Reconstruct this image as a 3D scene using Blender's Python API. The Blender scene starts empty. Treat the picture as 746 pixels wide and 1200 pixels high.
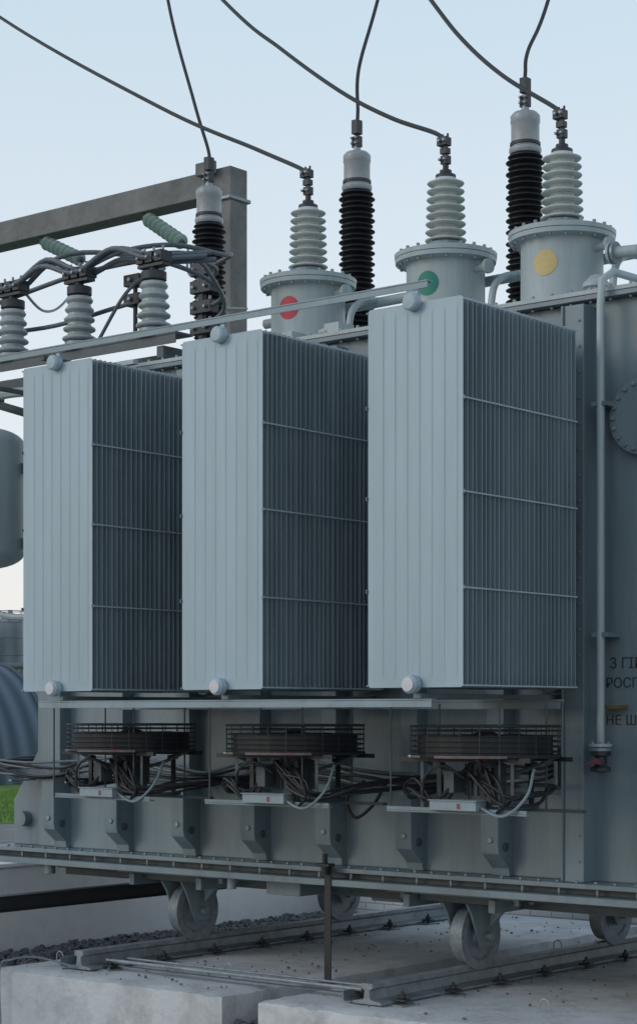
import bpy, math, random
from mathutils import Vector, Matrix
random.seed(7)
scene = bpy.context.scene
rad = math.radians

# ------------------------------------------------------------------ materials
MATS = {}
def nm(name):
    m = bpy.data.materials.new(name); m.use_nodes = True
    MATS[name] = m
    nt = m.node_tree
    return m, nt, nt.nodes["Principled BSDF"]
def link(nt, a, b): nt.links.new(a, b)
def surf(name, col, rough=0.5, metal=0.0, var=0.12, scale=3.0, dirt=0.0, dirtcol=(0.05,0.045,0.04), bump=0.0, bscale=60.0, streak=False, spec=0.5, lo=0.5, hi=0.78):
    m, nt, bs = nm(name)
    N = nt.nodes
    geo = N.new("ShaderNodeNewGeometry")
    mp = N.new("ShaderNodeMapping")
    mp.inputs['Scale'].default_value = (1,1,0.12) if streak else (1,1,1)
    link(nt, geo.outputs['Position'], mp.inputs['Vector'])
    n1 = N.new("ShaderNodeTexNoise"); n1.inputs['Scale'].default_value = scale; n1.inputs['Detail'].default_value = 4; n1.inputs['Roughness'].default_value=0.65
    link(nt, mp.outputs[0], n1.inputs['Vector'])
    mx = N.new("ShaderNodeMix"); mx.data_type='RGBA'
    c = Vector(col)
    mx.inputs[6].default_value = (*(c*(1-var)),1); mx.inputs[7].default_value = (*[min(1,v) for v in (c*(1+var))],1)
    rr = N.new("ShaderNodeMapRange"); rr.inputs[1].default_value=0.3; rr.inputs[2].default_value=0.7
    link(nt, n1.outputs['Fac'], rr.inputs[0]); link(nt, rr.outputs[0], mx.inputs[0])
    out = mx.outputs[2]
    if dirt > 0:
        n2 = N.new("ShaderNodeTexNoise"); n2.inputs['Scale'].default_value = scale*2.7; n2.inputs['Detail'].default_value=6; n2.inputs['Roughness'].default_value=0.7
        link(nt, mp.outputs[0], n2.inputs['Vector'])
        r2 = N.new("ShaderNodeMapRange"); r2.inputs[1].default_value=lo; r2.inputs[2].default_value=hi; r2.inputs[4].default_value=dirt
        link(nt, n2.outputs['Fac'], r2.inputs[0])
        m2 = N.new("ShaderNodeMix"); m2.data_type='RGBA'; m2.inputs[7].default_value=(*dirtcol,1)
        link(nt, r2.outputs[0], m2.inputs[0]); link(nt, out, m2.inputs[6]); out = m2.outputs[2]
    link(nt, out, bs.inputs['Base Color'])
    bs.inputs['Metallic'].default_value = metal
    bs.inputs['Specular IOR Level'].default_value = spec
    r3 = N.new("ShaderNodeMapRange"); r3.inputs[3].default_value=max(0,rough-0.1); r3.inputs[4].default_value=min(1,rough+0.12)
    link(nt, n1.outputs['Fac'], r3.inputs[0]); link(nt, r3.outputs[0], bs.inputs['Roughness'])
    if bump > 0:
        n3 = N.new("ShaderNodeTexNoise"); n3.inputs['Scale'].default_value=bscale; n3.inputs['Detail'].default_value=4
        link(nt, geo.outputs['Position'], n3.inputs['Vector'])
        bp = N.new("ShaderNodeBump"); bp.inputs['Strength'].default_value=bump; bp.inputs['Distance'].default_value=0.02
        link(nt, n3.outputs['Fac'], bp.inputs['Height']); link(nt, bp.outputs[0], bs.inputs['Normal'])
    return m
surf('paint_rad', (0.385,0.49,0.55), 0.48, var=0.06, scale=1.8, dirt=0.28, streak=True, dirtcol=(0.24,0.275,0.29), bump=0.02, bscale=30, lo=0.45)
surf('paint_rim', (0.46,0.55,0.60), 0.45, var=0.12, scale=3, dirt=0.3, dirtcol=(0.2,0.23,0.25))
surf('paint_fin_shade', (0.23,0.29,0.325), 0.6, var=0.22, scale=2.6, dirt=0.5, streak=True, dirtcol=(0.09,0.115,0.13), lo=0.42)  # radiator paint darkened: shade between the panels is put into the colour
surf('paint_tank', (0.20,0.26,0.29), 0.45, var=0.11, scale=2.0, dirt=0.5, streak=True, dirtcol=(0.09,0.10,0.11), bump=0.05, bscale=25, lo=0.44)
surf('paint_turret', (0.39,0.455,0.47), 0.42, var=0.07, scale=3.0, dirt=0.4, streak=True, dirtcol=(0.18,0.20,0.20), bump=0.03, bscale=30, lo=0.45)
surf('paint_bar', (0.27,0.34,0.375), 0.55, var=0.10, scale=3.0, dirt=0.4, dirtcol=(0.13,0.14,0.14))
surf('paint_dark', (0.07,0.09,0.10), 0.5, var=0.25, scale=6, dirt=0.5, dirtcol=(0.055,0.04,0.03), bump=0.08)
surf('galv', (0.26,0.30,0.32), 0.45, metal=0.4, var=0.15, scale=9, dirt=0.35, dirtcol=(0.12,0.10,0.085), bump=0.05)
surf('cap_grey', (0.34,0.37,0.39), 0.4, metal=0.2, var=0.1, scale=9, dirt=0.3, dirtcol=(0.13,0.13,0.13))
surf('porcelain', (0.54,0.58,0.57), 0.2, var=0.06, scale=8, dirt=0.35, dirtcol=(0.24,0.25,0.235))
surf('porcelain_old', (0.36,0.40,0.41), 0.25, var=0.1, scale=8, dirt=0.45, dirtcol=(0.14,0.14,0.135))
surf('black_rubber', (0.012,0.012,0.016), 0.5, var=0.3, scale=8)
surf('black_steel', (0.018,0.02,0.024), 0.5, var=0.3, scale=8, dirt=0.3, dirtcol=(0.05,0.04,0.035), bump=0.05)
surf('clamp', (0.045,0.05,0.058), 0.5, metal=0.3, var=0.3, scale=12, dirt=0.4, dirtcol=(0.10,0.075,0.06), bump=0.1)
surf('wire', (0.03,0.034,0.04), 0.55, var=0.2, scale=20)
surf('wire_grey', (0.13,0.15,0.17), 0.5, metal=0.3, var=0.2, scale=20)
surf('rail_steel', (0.26,0.295,0.32), 0.5, metal=0.2, var=0.25, scale=5, dirt=0.65, dirtcol=(0.12,0.085,0.065), bump=0.12, bscale=40, lo=0.47)
surf('wheel_steel', (0.24,0.28,0.31), 0.5, metal=0.2, var=0.2, scale=8, dirt=0.6, dirtcol=(0.07,0.055,0.045), bump=0.1)
surf('plinth_conc', (0.64,0.655,0.67), 0.88, var=0.15, scale=1.1, dirt=0.6, dirtcol=(0.28,0.27,0.265), bump=0.4, bscale=22, lo=0.47, hi=0.72)
surf('portal_conc', (0.20,0.205,0.20), 0.9, var=0.22, scale=1.5, dirt=0.6, dirtcol=(0.085,0.085,0.08), bump=0.5, bscale=12, lo=0.45)
surf('wall_white', (0.84,0.85,0.86), 0.85, var=0.04, scale=2.5, dirt=0.22, dirtcol=(0.45,0.45,0.44), bump=0.2, bscale=20)
surf('pebble', (0.15,0.155,0.165), 0.85, var=0.6, scale=22)
surf('gravel_bed', (0.10,0.105,0.11), 0.95, var=0.6, scale=30, bump=1.0, bscale=45)
surf('ground_gravel', (0.20,0.21,0.20), 0.95, var=0.35, scale=1.2, dirt=0.4, dirtcol=(0.08,0.09,0.06), bump=0.6, bscale=25)
surf('grass', (0.11,0.20,0.03), 0.9, var=0.45, scale=0.6, bump=0.8, bscale=12)
surf('grass_blade', (0.12,0.25,0.03), 0.7, var=0.4, scale=2)
surf('red', (0.50,0.03,0.06), 0.5, var=0.08, scale=20, dirt=0.35, dirtcol=(0.18,0.06,0.06))
surf('red_faded', (0.26,0.07,0.08), 0.6, var=0.2, scale=30, dirt=0.35)
surf('green', (0.0,0.19,0.14), 0.5, var=0.08, scale=20, dirt=0.3)
surf('yellow', (0.58,0.44,0.18), 0.5, var=0.08, scale=20, dirt=0.3, dirtcol=(0.3,0.25,0.15))
surf('pinktape', (0.15,0.12,0.125), 0.6, var=0.35, scale=30)
surf('white', (0.62,0.62,0.66), 0.4, var=0.05)
surf('ink', (0.035,0.045,0.055), 0.6, var=0.1)
surf('glassgreen', (0.30,0.42,0.37), 0.15, var=0.15)
surf('silo_metal', (0.24,0.28,0.33), 0.5, metal=0.2, var=0.15, scale=0.6)
surf('brass', (0.28,0.19,0.09), 0.4, metal=0.6, var=0.2)
m, nt, bs = nm('hangar_sheet')
tc = nt.nodes.new("ShaderNodeTexCoord"); wv = nt.nodes.new("ShaderNodeTexWave"); wv.bands_direction='Y'; wv.inputs['Scale'].default_value=0.45
nt.links.new(tc.outputs['Object'], wv.inputs['Vector'])
mx = nt.nodes.new("ShaderNodeMix"); mx.data_type='RGBA'; mx.inputs[6].default_value=(0.045,0.07,0.10,1); mx.inputs[7].default_value=(0.11,0.15,0.20,1)
nt.links.new(wv.outputs['Fac'], mx.inputs[0]); nt.links.new(mx.outputs[2], bs.inputs['Base Color']); bs.inputs['Roughness'].default_value=0.7
bp = nt.nodes.new("ShaderNodeBump"); bp.inputs['Strength'].default_value=0.6; bp.inputs['Distance'].default_value=0.1
nt.links.new(wv.outputs['Fac'], bp.inputs['Height']); nt.links.new(bp.outputs[0], bs.inputs['Normal'])
m, nt, bs = nm('brick_white')
geo = nt.nodes.new("ShaderNodeNewGeometry"); sp = nt.nodes.new("ShaderNodeSeparateXYZ"); cb = nt.nodes.new("ShaderNodeCombineXYZ")
nt.links.new(geo.outputs['Position'], sp.inputs[0]); nt.links.new(sp.outputs[0], cb.inputs[0]); nt.links.new(sp.outputs[2], cb.inputs[1])
br = nt.nodes.new("ShaderNodeTexBrick"); br.inputs['Scale'].default_value=1.0; br.inputs['Brick Width'].default_value=0.26; br.inputs['Row Height'].default_value=0.078; br.inputs['Mortar Size'].default_value=0.006
br.inputs['Color1'].default_value=(0.84,0.86,0.88,1); br.inputs['Color2'].default_value=(0.76,0.79,0.82,1); br.inputs['Mortar'].default_value=(0.45,0.47,0.49,1)
nt.links.new(cb.outputs[0], br.inputs['Vector']); nt.links.new(br.outputs['Color'], bs.inputs['Base Color']); bs.inputs['Roughness'].default_value=0.8
bp = nt.nodes.new("ShaderNodeBump"); bp.invert=True; bp.inputs['Strength'].default_value=0.6; bp.inputs['Distance'].default_value=0.01
nt.links.new(br.outputs['Fac'], bp.inputs['Height']); nt.links.new(bp.outputs[0], bs.inputs['Normal'])

# ------------------------------------------------------------------ mesh builder
def catmull(pts, seg=6):
    P = [Vector(p) for p in pts]
    if len(P) < 3: return P
    out = []
    Q = [P[0]*2-P[1]] + P + [P[-1]*2-P[-2]]
    for i in range(1, len(Q)-2):
        p0,p1,p2,p3 = Q[i-1],Q[i],Q[i+1],Q[i+2]
        for k in range(seg):
            t = k/seg
            out.append(0.5*((2*p1)+(-p0+p2)*t+(2*p0-5*p1+4*p2-p3)*t*t+(-p0+3*p1-3*p2+p3)*t**3))
    out.append(P[-1]); return out

class Bld:
    def __init__(s): s.v=[]; s.f=[]; s.m=[]; s.mats=[]
    def mi(s, mat):
        if mat not in s.mats: s.mats.append(mat)
        return s.mats.index(mat)
    def add(s, vs, fs, mat):
        o=len(s.v); k=s.mi(mat)
        s.v += [tuple(v) for v in vs]
        for f in fs: s.f.append(tuple(i+o for i in f)); s.m.append(k)
    def bx(s, x0,x1,y0,y1,z0,z1, mat, M=None):
        if x0>x1: x0,x1=x1,x0
        if y0>y1: y0,y1=y1,y0
        if z0>z1: z0,z1=z1,z0
        v=[Vector(p) for p in ((x0,y0,z0),(x1,y0,z0),(x1,y1,z0),(x0,y1,z0),(x0,y0,z1),(x1,y0,z1),(x1,y1,z1),(x0,y1,z1))]
        if M: v=[M@p for p in v]
        s.add(v,[(0,3,2,1),(4,5,6,7),(0,1,5,4),(1,2,6,5),(2,3,7,6),(3,0,4,7)],mat)
    def prism(s, poly, axis, t0, t1, mat):
        def mk(p,t):
            return (t,p[0],p[1]) if axis=='x' else ((p[0],t,p[1]) if axis=='y' else (p[0],p[1],t))
        n=len(poly)
        v=[mk(p,t0) for p in poly]+[mk(p,t1) for p in poly]
        f=[tuple(range(n)), tuple(range(2*n-1,n-1,-1))]+[(i,n+i,n+(i+1)%n,(i+1)%n) for i in range(n)]
        s.add(v,f,mat)
    def cyl(s, p0, p1, r, mat, n=16, r2=None, cap=True):
        p0=Vector(p0); p1=Vector(p1); r2=r if r2 is None else r2
        d=(p1-p0).normalized(); a=Vector((0,0,1)) if abs(d.z)<0.9 else Vector((1,0,0))
        u=d.cross(a).normalized(); w=d.cross(u)
        vs=[]
        for p,q in ((p0,r),(p1,r2)):
            for i in range(n):
                t=2*math.pi*i/n; vs.append(p+u*math.cos(t)*q+w*math.sin(t)*q)
        fs=[(i,(i+1)%n,n+(i+1)%n,n+i) for i in range(n)]
        if cap: fs+= [tuple(range(n-1,-1,-1)), tuple(range(n,2*n))]
        s.add(vs,fs,mat)
    def rev(s, c, prof, mat, n=24, M=None):
        c=Vector(c); vs=[]; fs=[]
        for r,z in prof:
            for i in range(n):
                t=2*math.pi*i/n; p=Vector((math.cos(t)*r,math.sin(t)*r,z))
                vs.append(c+(M@p if M else p))
        for k in range(len(prof)-1):
            for i in range(n):
                fs.append((k*n+i,k*n+(i+1)%n,(k+1)*n+(i+1)%n,(k+1)*n+i))
        fs.append(tuple(range(n-1,-1,-1))); L=(len(prof)-1)*n; fs.append(tuple(range(L,L+n)))
        s.add(vs,fs,mat)
    def tube(s, pts, r, mat, n=8, closed=False, spline=True, seg=6):
        P=catmull(pts,seg) if (spline and not closed) else [Vector(p) for p in pts]
        m=len(P); vs=[]; u=None
        for i,p in enumerate(P):
            a=P[(i-1)%m] if (closed or i>0) else p
            b=P[(i+1)%m] if (closed or i<m-1) else p
            d=(b-a).normalized()
            if u is None:
                h=Vector((0,0,1)) if abs(d.z)<0.9 else Vector((1,0,0)); u=d.cross(h).normalized()
            else:
                u=(u-d*u.dot(d)); u=u.normalized() if u.length>1e-6 else d.orthogonal().normalized()
            w=d.cross(u)
            for k in range(n):
                t=2*math.pi*k/n; vs.append(p+u*math.cos(t)*r+w*math.sin(t)*r)
        fs=[]
        rng=m if closed else m-1
        for i in range(rng):
            j=(i+1)%m
            for k in range(n): fs.append((i*n+k,i*n+(k+1)%n,j*n+(k+1)%n,j*n+k))
        if not closed: fs+=[tuple(range(n-1,-1,-1)), tuple(range((m-1)*n,m*n))]
        s.add(vs,fs,mat)
    def ring(s, c, R, r, mat, n=32, k=5, axis='z'):
        pts=[]
        for i in range(n):
            t=2*math.pi*i/n; a,b=R*math.cos(t),R*math.sin(t)
            pts.append(Vector(c)+(Vector((a,b,0)) if axis=='z' else Vector((0,a,b)) if axis=='x' else Vector((a,0,b))))
        s.tube(pts,r,mat,n=k,closed=True)
    def bolt(s, p, d, mat, r=0.013, h=0.014):
        p=Vector(p); d=Vector(d).normalized(); s.cyl(p,p+d*h,r,mat,n=6)
    def mesh(s, name, sharp=32):
        me=bpy.data.meshes.new(name); me.from_pydata(s.v,[],s.f)
        for k in s.mats: me.materials.append(MATS[k])
        me.polygons.foreach_set('material_index', s.m)
        me.polygons.foreach_set('use_smooth',[True]*len(s.f))
        me.update()
        import bmesh
        bm=bmesh.new(); bm.from_mesh(me); bmesh.ops.recalc_face_normals(bm,faces=bm.faces); bm.to_mesh(me); bm.free()
        me.set_sharp_from_angle(angle=rad(sharp))
        return me
    def obj(s, name, parent=None, bevel=0, loc=None):
        return mkobj(name, s.mesh(name), parent, bevel, loc)
def mkobj(name, me, parent=None, bevel=0, loc=None):
    o=bpy.data.objects.new(name, me); scene.collection.objects.link(o)
    if parent: o.parent=parent
    if loc: o.location=loc
    if bevel:
        b=o.modifiers.new('bev','BEVEL'); b.width=bevel; b.segments=2; b.limit_method='ANGLE'; b.angle_limit=rad(40)
    return o
def empty(name, loc=(0,0,0)):
    o=bpy.data.objects.new(name,None); o.location=loc; o.empty_display_size=0.3; scene.collection.objects.link(o); return o

# ------------------------------------------------------------------ transformer
CH=2.07; GZ=-0.48
T = empty('power_transformer')
YT=1.75; ZB=0.885; ZT=4.97; XL=-5.85; XR=4.0; YB=4.75
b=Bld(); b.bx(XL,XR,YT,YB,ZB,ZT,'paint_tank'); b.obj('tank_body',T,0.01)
b=Bld()
ribs=[-(0.07+0.775*k) for k in range(1,8)]+[0.95,1.75,2.55,3.35]
for x in ribs:
    w=0.075
    b.prism([(YT+0.006,ZB+0.002),(YT-0.05,ZB+0.002),(YT-0.06,ZB+0.06),(YT-0.19,ZB+0.17),(YT-0.205,ZB+0.22),(YT-0.205,1.52),(YT-0.13,1.56),(YT-0.13,ZT-0.05),(YT+0.006,ZT-0.05)],'x',x-w,x+w,'paint_tank')
    b.cyl((x+w-0.001,YT-0.11,ZB+0.22),(x+w+0.014,YT-0.11,ZB+0.22),0.032,'paint_dark',n=16)
    b.cyl((x+0.01,YT-0.204,ZB+0.27),(x+0.01,YT-0.217,ZB+0.27),0.022,'galv',n=12)
b.bx(XL,-0.25,YT-0.035,YT+0.006,1.50,1.53,'paint_tank')
b.bx(-0.235,-0.075,YT-0.17,YT+0.01,ZB+0.002,ZT-0.04,'paint_tank')
b.bx(-0.25,-0.235,YT-0.19,YT+0.01,ZB+0.002,ZT-0.04,'paint_tank')
for i in range(22): b.bolt((-0.11,YT-0.17,ZB+0.15+i*0.18),(0,-1,0),'paint_tank',0.011,0.01)
for y0 in (YT+0.05,YB-0.2):
    b.prism([(XL+0.01,2.1),(XL-0.02,2.1),(XL-0.04,1.75),(XL-0.36,1.30),(XL-0.36,ZB+0.002),(XL+0.01,ZB+0.002)],'y',y0,y0+0.04,'paint_tank')
b.bx(XL-0.37,XL-0.35,YT+0.05,YB-0.16,ZB+0.002,1.3,'paint_tank')
b.cyl((XL-0.2,YT+0.05,1.12),(XL-0.2,YT-0.03,1.12),0.07,'paint_tank',n=20)
b.obj('tank_ribs',T,0.006)
b=Bld()
b.bx(XL-0.42,XR,YT-0.23,YB+0.2,ZB-0.035,ZB,'paint_tank')
b.bx(XL-0.46,XR,YT-0.29,YB+0.26,ZB-0.135,ZB-0.085,'paint_tank')
b.bx(XL-0.36,XR,YT-0.13,YB+0.1,ZB-0.085,ZB-0.035,'paint_dark')
for i in range(64):
    x=XL-0.3+i*0.155+random.uniform(-.006,.006)
    if x<XR: 
        b.bolt((x,YT-0.215,ZB),(0,0,1),'galv',0.015,0.02)
        if i%2==0: b.cyl((x,YT-0.19,ZB-0.085),(x,YT-0.19,ZB-0.035),0.012,'galv',n=8)
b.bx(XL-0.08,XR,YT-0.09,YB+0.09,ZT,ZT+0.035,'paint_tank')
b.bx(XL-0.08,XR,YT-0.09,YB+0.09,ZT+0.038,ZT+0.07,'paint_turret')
for i in range(62):
    x=XL+i*0.16
    if x<XR: b.bolt((x,YT-0.05,ZT+0.07),(0,0,1),'galv',0.014,0.025); b.bolt((x,YT-0.05,ZT),(0,0,-1),'galv',0.014,0.02)
b.obj('tank_flanges',T,0.004)
b=Bld()
for x in (-1.36,-4.29):
    for y in (2.1,4.1):
        b.bx(x-0.60,x+0.60,y-0.30,y+0.30,0.70,0.745,'paint_tank')
        b.bx(x-0.34,x+0.34,y-0.24,y+0.24,0.645,0.698,'paint_dark')
        b.bx(x-0.42,x-0.36,y-0.34,y+0.3,0.60,0.698,'paint_tank'); b.bx(x+0.36,x+0.42,y-0.34,y+0.3,0.60,0.698,'paint_tank')
        for sx in (-0.125,0.10):
            b.prism([(y-0.26,0.643),(y+0.26,0.643),(y+0.20,0.56),(y+0.08,0.30),(y-0.08,0.30),(y-0.20,0.56)],'x',x+sx,x+sx+0.022,'paint_tank')
        b.cyl((x-0.16,y,0.385),(x+0.17,y,0.385),0.035,'galv',n=16)
        Mx=Matrix.Rotation(rad(90),3,'Y')
        b.rev((x,y,0.385),[(0.03,-0.07),(0.08,-0.07),(0.085,-0.045),(0.17,-0.045),(0.19,-0.07),(0.222,-0.07),(0.222,-0.045),(0.225,0.04),(0.26,0.045),(0.262,0.068),(0.19,0.07),(0.17,0.05),(0.085,0.05),(0.08,0.075),(0.03,0.075)],'wheel_steel',n=40,M=Mx)
        for sg in (-1,1):
            b.prism([(x+sg*0.34,0.643),(x+sg*0.16,0.643),(x+sg*0.16,0.46)],'y',y-0.02,y+0.02,'paint_tank')
            for yy in (-0.2,0.0,0.2): b.bolt((x+sg*0.52,y+yy,0.70),(0,0,-1),'galv',0.028,0.05)
for y in (2.1,4.3):
    b.bx(XL,XR-0.3,y-0.12,y+0.12,0.677,0.697,'paint_dark'); b.bx(XL,XR-0.3,y-0.012,y+0.012,0.61,0.677,'paint_dark')
b.bx(-3.1,-2.75,1.70,2.0,0.62,0.747,'paint_tank')
b.bx(-2.5,-2.2,2.3,2.55,0.56,0.675,'paint_tank')
b.cyl((-5.55,1.62,0.75),(-5.55,1.62,0.66),0.05,'galv'); b.cyl((-3.4,1.62,0.75),(-3.4,1.62,0.65),0.04,'galv')
b.obj('undercarriage_wheels',T,0.004)
b=Bld()
b.tube([(0.06,1.58,1.86),(0.06,1.58,4.9),(0.06,1.6,5.08),(0.06,1.75,5.16),(0.06,2.1,5.17)],0.028,'paint_turret',n=12,spline=False)
for z in (2.6,4.2): 
    b.bx(-0.0,0.12,1.56,1.75,z,z+0.03,'paint_tank')
b.cyl((0.06,1.58,1.86),(0.06,1.58,1.84),0.08,'paint_turret',n=20); b.cyl((0.06,1.58,1.83),(0.06,1.58,1.81),0.08,'galv',n=20)
b.rev((0.06,1.58,1.66),[(0.03,0),(0.07,0.01),(0.07,0.035),(0.04,0.05),(0.045,0.08),(0.04,0.11),(0.07,0.12),(0.07,0.148)],'clamp')
b.cyl((0.06,1.58,1.74),(0.08,1.48,1.74),0.02,'red_faded',n=10); b.bx(0.0,0.12,1.47,1.48,1.72,1.735,'red_faded')
for k in range(6):
    t=k*math.pi/3; b.bolt((0.06+0.06*math.cos(t),1.58+0.06*math.sin(t),1.79),(0,0,1),'galv',0.009,0.085)
b.bx(0.03,0.17,1.64,1.74,2.10,2.125,'brass'); b.cyl((0.17,1.66,2.11),(0.22,1.66,2.11),0.018,'brass')
b.obj('drain_pipe_valve',T,0)
b=Bld()
b.cyl((0.34,YT,4.12),(0.34,YT-0.05,4.12),0.26,'paint_tank',n=48); b.cyl((0.34,YT-0.05,4.12),(0.34,YT-0.075,4.12),0.27,'paint_tank',n=48)
for k in range(20):
    t=k*math.pi/10; b.bolt((0.34+0.235*math.cos(t),YT-0.075,4.12+0.235*math.sin(t)),(0,-1,0),'wheel_steel',0.017,0.022)
b.obj('manhole_cover',T,0.003)
for k,(txt,z,sz) in enumerate((("З ГІРКИ",2.385,0.105),("РОСПУСКУ",2.25,0.098),("НЕ ШТОВХАТИ",1.99,0.098))):
    cu=bpy.data.curves.new('warning_lettering','FONT'); cu.body=txt; cu.size=sz; cu.extrude=0.0012
    o=bpy.data.objects.new('warning_lettering_%d'%(k+1),cu); scene.collection.objects.link(o); o.parent=T
    o.location=(0.0+ (0.03 if k==0 else 0),YT-0.0035,z); o.rotation_euler=(rad(90),0,0); cu.materials.append(MATS['ink'])
cu=bpy.data.curves.new('label_lettering','FONT'); cu.body="ВАРИКЄВА 1"; cu.size=0.07; cu.extrude=0.001
o=bpy.data.objects.new('label_lettering',cu); scene.collection.objects.link(o); o.parent=T
o.location=(-5.28,YT-0.0035,1.33); o.rotation_euler=(rad(90),0,0); cu.materials.append(MATS['ink'])

b=Bld()
b.tube([(-4.6,3.42,5.66),(-0.9,3.42,5.72),(3.0,3.42,5.8)],0.045,'paint_turret',n=12,spline=False)
for x in (-3.74,-2.27,-1.14):
    b.tube([(x+0.44,3.42,5.70),(x+0.46,3.2,5.66),(x+0.48,3.0,5.52),(x+0.48,2.95,5.2),(x+0.48,2.95,5.0)],0.03,'paint_turret',n=10)
    b.cyl((x+0.32,2.98,5.70),(x+0.44,2.96,5.70),0.035,'paint_turret'); b.cyl((x+0.44,2.96,5.70),(x+0.47,2.955,5.70),0.06,'paint_turret')
b.cyl((-0.36,3.0,5.0),(-0.36,3.0,5.62),0.075,'paint_turret',n=24); b.cyl((-0.36,3.0,5.62),(-0.36,3.0,5.65),0.11,'paint_turret',n=24)
b.tube([(-0.36,3.0,5.65),(-0.36,3.0,5.78),(-0.30,3.0,5.88),(-0.12,3.0,5.92),(1.5,3.0,5.95)],0.065,'paint_turret',n=16)
b.cyl((-0.62,2.85,5.60),(-0.40,2.9,5.60),0.045,'paint_turret'); b.cyl((-0.62,2.86,5.60),(-0.60,2.86,5.60),0.085,'paint_turret',n=20); b.cyl((-0.585,2.865,5.60),(-0.565,2.865,5.60),0.085,'galv',n=20)
b.rev((-0.50,2.45,5.04),[(0.10,0),(0.10,0.03),(0.07,0.04),(0.07,0.2),(0.10,0.21),(0.10,0.24),(0.04,0.30),(0.0,0.31)],'paint_turret')
b.tube([(-0.5,3.3,5.74),(-0.3,3.2,6.0),(0.1,3.1,6.08),(1.2,3.0,6.1)],0.03,'paint_turret',n=10)
b.bx(-2.75,-2.6,2.0,2.2,5.04,5.2,'paint_turret')
b.bx(-3.1,-3.0,1.9,2.1,5.04,5.16,'paint_turret')
b.rev((-2.95,2.3,5.04),[(0.09,0),(0.09,0.03),(0.06,0.04),(0.06,0.14),(0.08,0.15),(0.08,0.18),(0.02,0.2)],'paint_turret')
b.obj('oil_pipework',T,0)

# ------------------------------------------------------------------ HV bushings
def patch(b, cx, cy, R, ang, z, r, mat):
    vs=[]; fs=[]; rings=5; n=32
    vs.append((0,0))
    for k in range(1,rings+1):
        for i in range(n):
            t=2*math.pi*i/n; vs.append((r*k/rings*math.cos(t), r*k/rings*math.sin(t)))
    V=[(cx+R*math.cos(ang+u/R),cy+R*math.sin(ang+u/R),z+w) for u,w in vs]
    for i in range(n): fs.append((0,1+i,1+(i+1)%n))
    for k in range(rings-1):
        o=1+k*n
        for i in range(n): fs.append((o+i,o+n+i,o+n+(i+1)%n,o+(i+1)%n))
    b.add(V,fs,mat)
def hv(x,y,color,zt=5.87):
    root=empty('high_voltage_bushing',(0,0,0))
    b=Bld(); z0=5.04
    b.rev((x,y,0),[(0.36,z0),(0.36,z0+0.04),(0.325,z0+0.042),(0.325,zt-0.12),(0.33,zt-0.10),(0.415,zt-0.085),(0.42,zt-0.05)],'paint_turret',n=56)
    b.rev((x,y,0),[(0.422,zt-0.045),(0.425,zt-0.01),(0.40,zt),(0.20,zt+0.015)],'paint_turret',n=56)
    for k in range(20):
        t=k*math.pi/10; b.bolt((x+0.385*math.cos(t),y+0.385*math.sin(t),zt-0.088),(0,0,-1),'galv',0.014,0.02); b.bolt((x+0.385*math.cos(t),y+0.385*math.sin(t),zt),(0,0,1),'galv',0.014,0.022)
    patch(b,x,y,0.3285,rad(-82),5.57,0.10,color)
    b.obj('turret',root)
    b=Bld()
    b.rev((x,y,0),[(0.21,zt+0.01),(0.21,zt+0.04),(0.15,zt+0.06),(0.14,zt+0.09)],'galv',n=32)
    prof=[(0.10,zt+0.07)]; n=8; h=0.54
    for i in range(n):
        z=zt+0.085+h*i/n; R=0.172-0.018*i/(n-1)
        p=h/n
        prof+=[(0.09,z),(0.095,z+p*0.2),(R*0.95,z+p*0.26),(R,z+p*0.36),(R*0.99,z+p*0.46),(R*0.7,z+p*0.64),(0.095,z+p*0.82)]
    prof+=[(0.09,zt+0.085+h)]
    b.rev((x,y,0),prof,'porcelain',n=36)
    b.obj('porcelain_insulator',root)
    b=Bld(); z=zt+0.085+h
    b.rev((x,y,0),[(0.085,z-0.01),(0.085,z+0.03),(0.05,z+0.045),(0.05,z+0.07),(0.025,z+0.075),(0.025,z+0.15)],'clamp')
    b.cyl((x,y,z+0.1),(x,y,z+0.32),0.02,'clamp')
    b.bx(x-0.035,x+0.035,y-0.03,y+0.03,z+0.12,z+0.19,'clamp'); b.bx(x-0.04,x+0.03,y-0.03,y+0.03,z+0.205,z+0.255,'clamp'); b.bx(x-0.065,x+0.03,y-0.04,y+0.04,z+0.275,z+0.345,'clamp')
    for q in (-0.03,0.02):
        b.bolt((x+q,y-0.03,z+0.155),(0,-1,0),'galv',0.012,0.03); b.bolt((x+q,y-0.04,z+0.31),(0,-1,0),'galv',0.014,0.03); b.bolt((x+q,y,z+0.345),(0,0,1),'clamp',0.01,0.03)
    b.obj('terminal_clamp',root,0.003)
hv(-3.742,3.0,'red'); hv(-2.266,3.0,'green'); hv(-1.141,3.0,'yellow')

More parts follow.
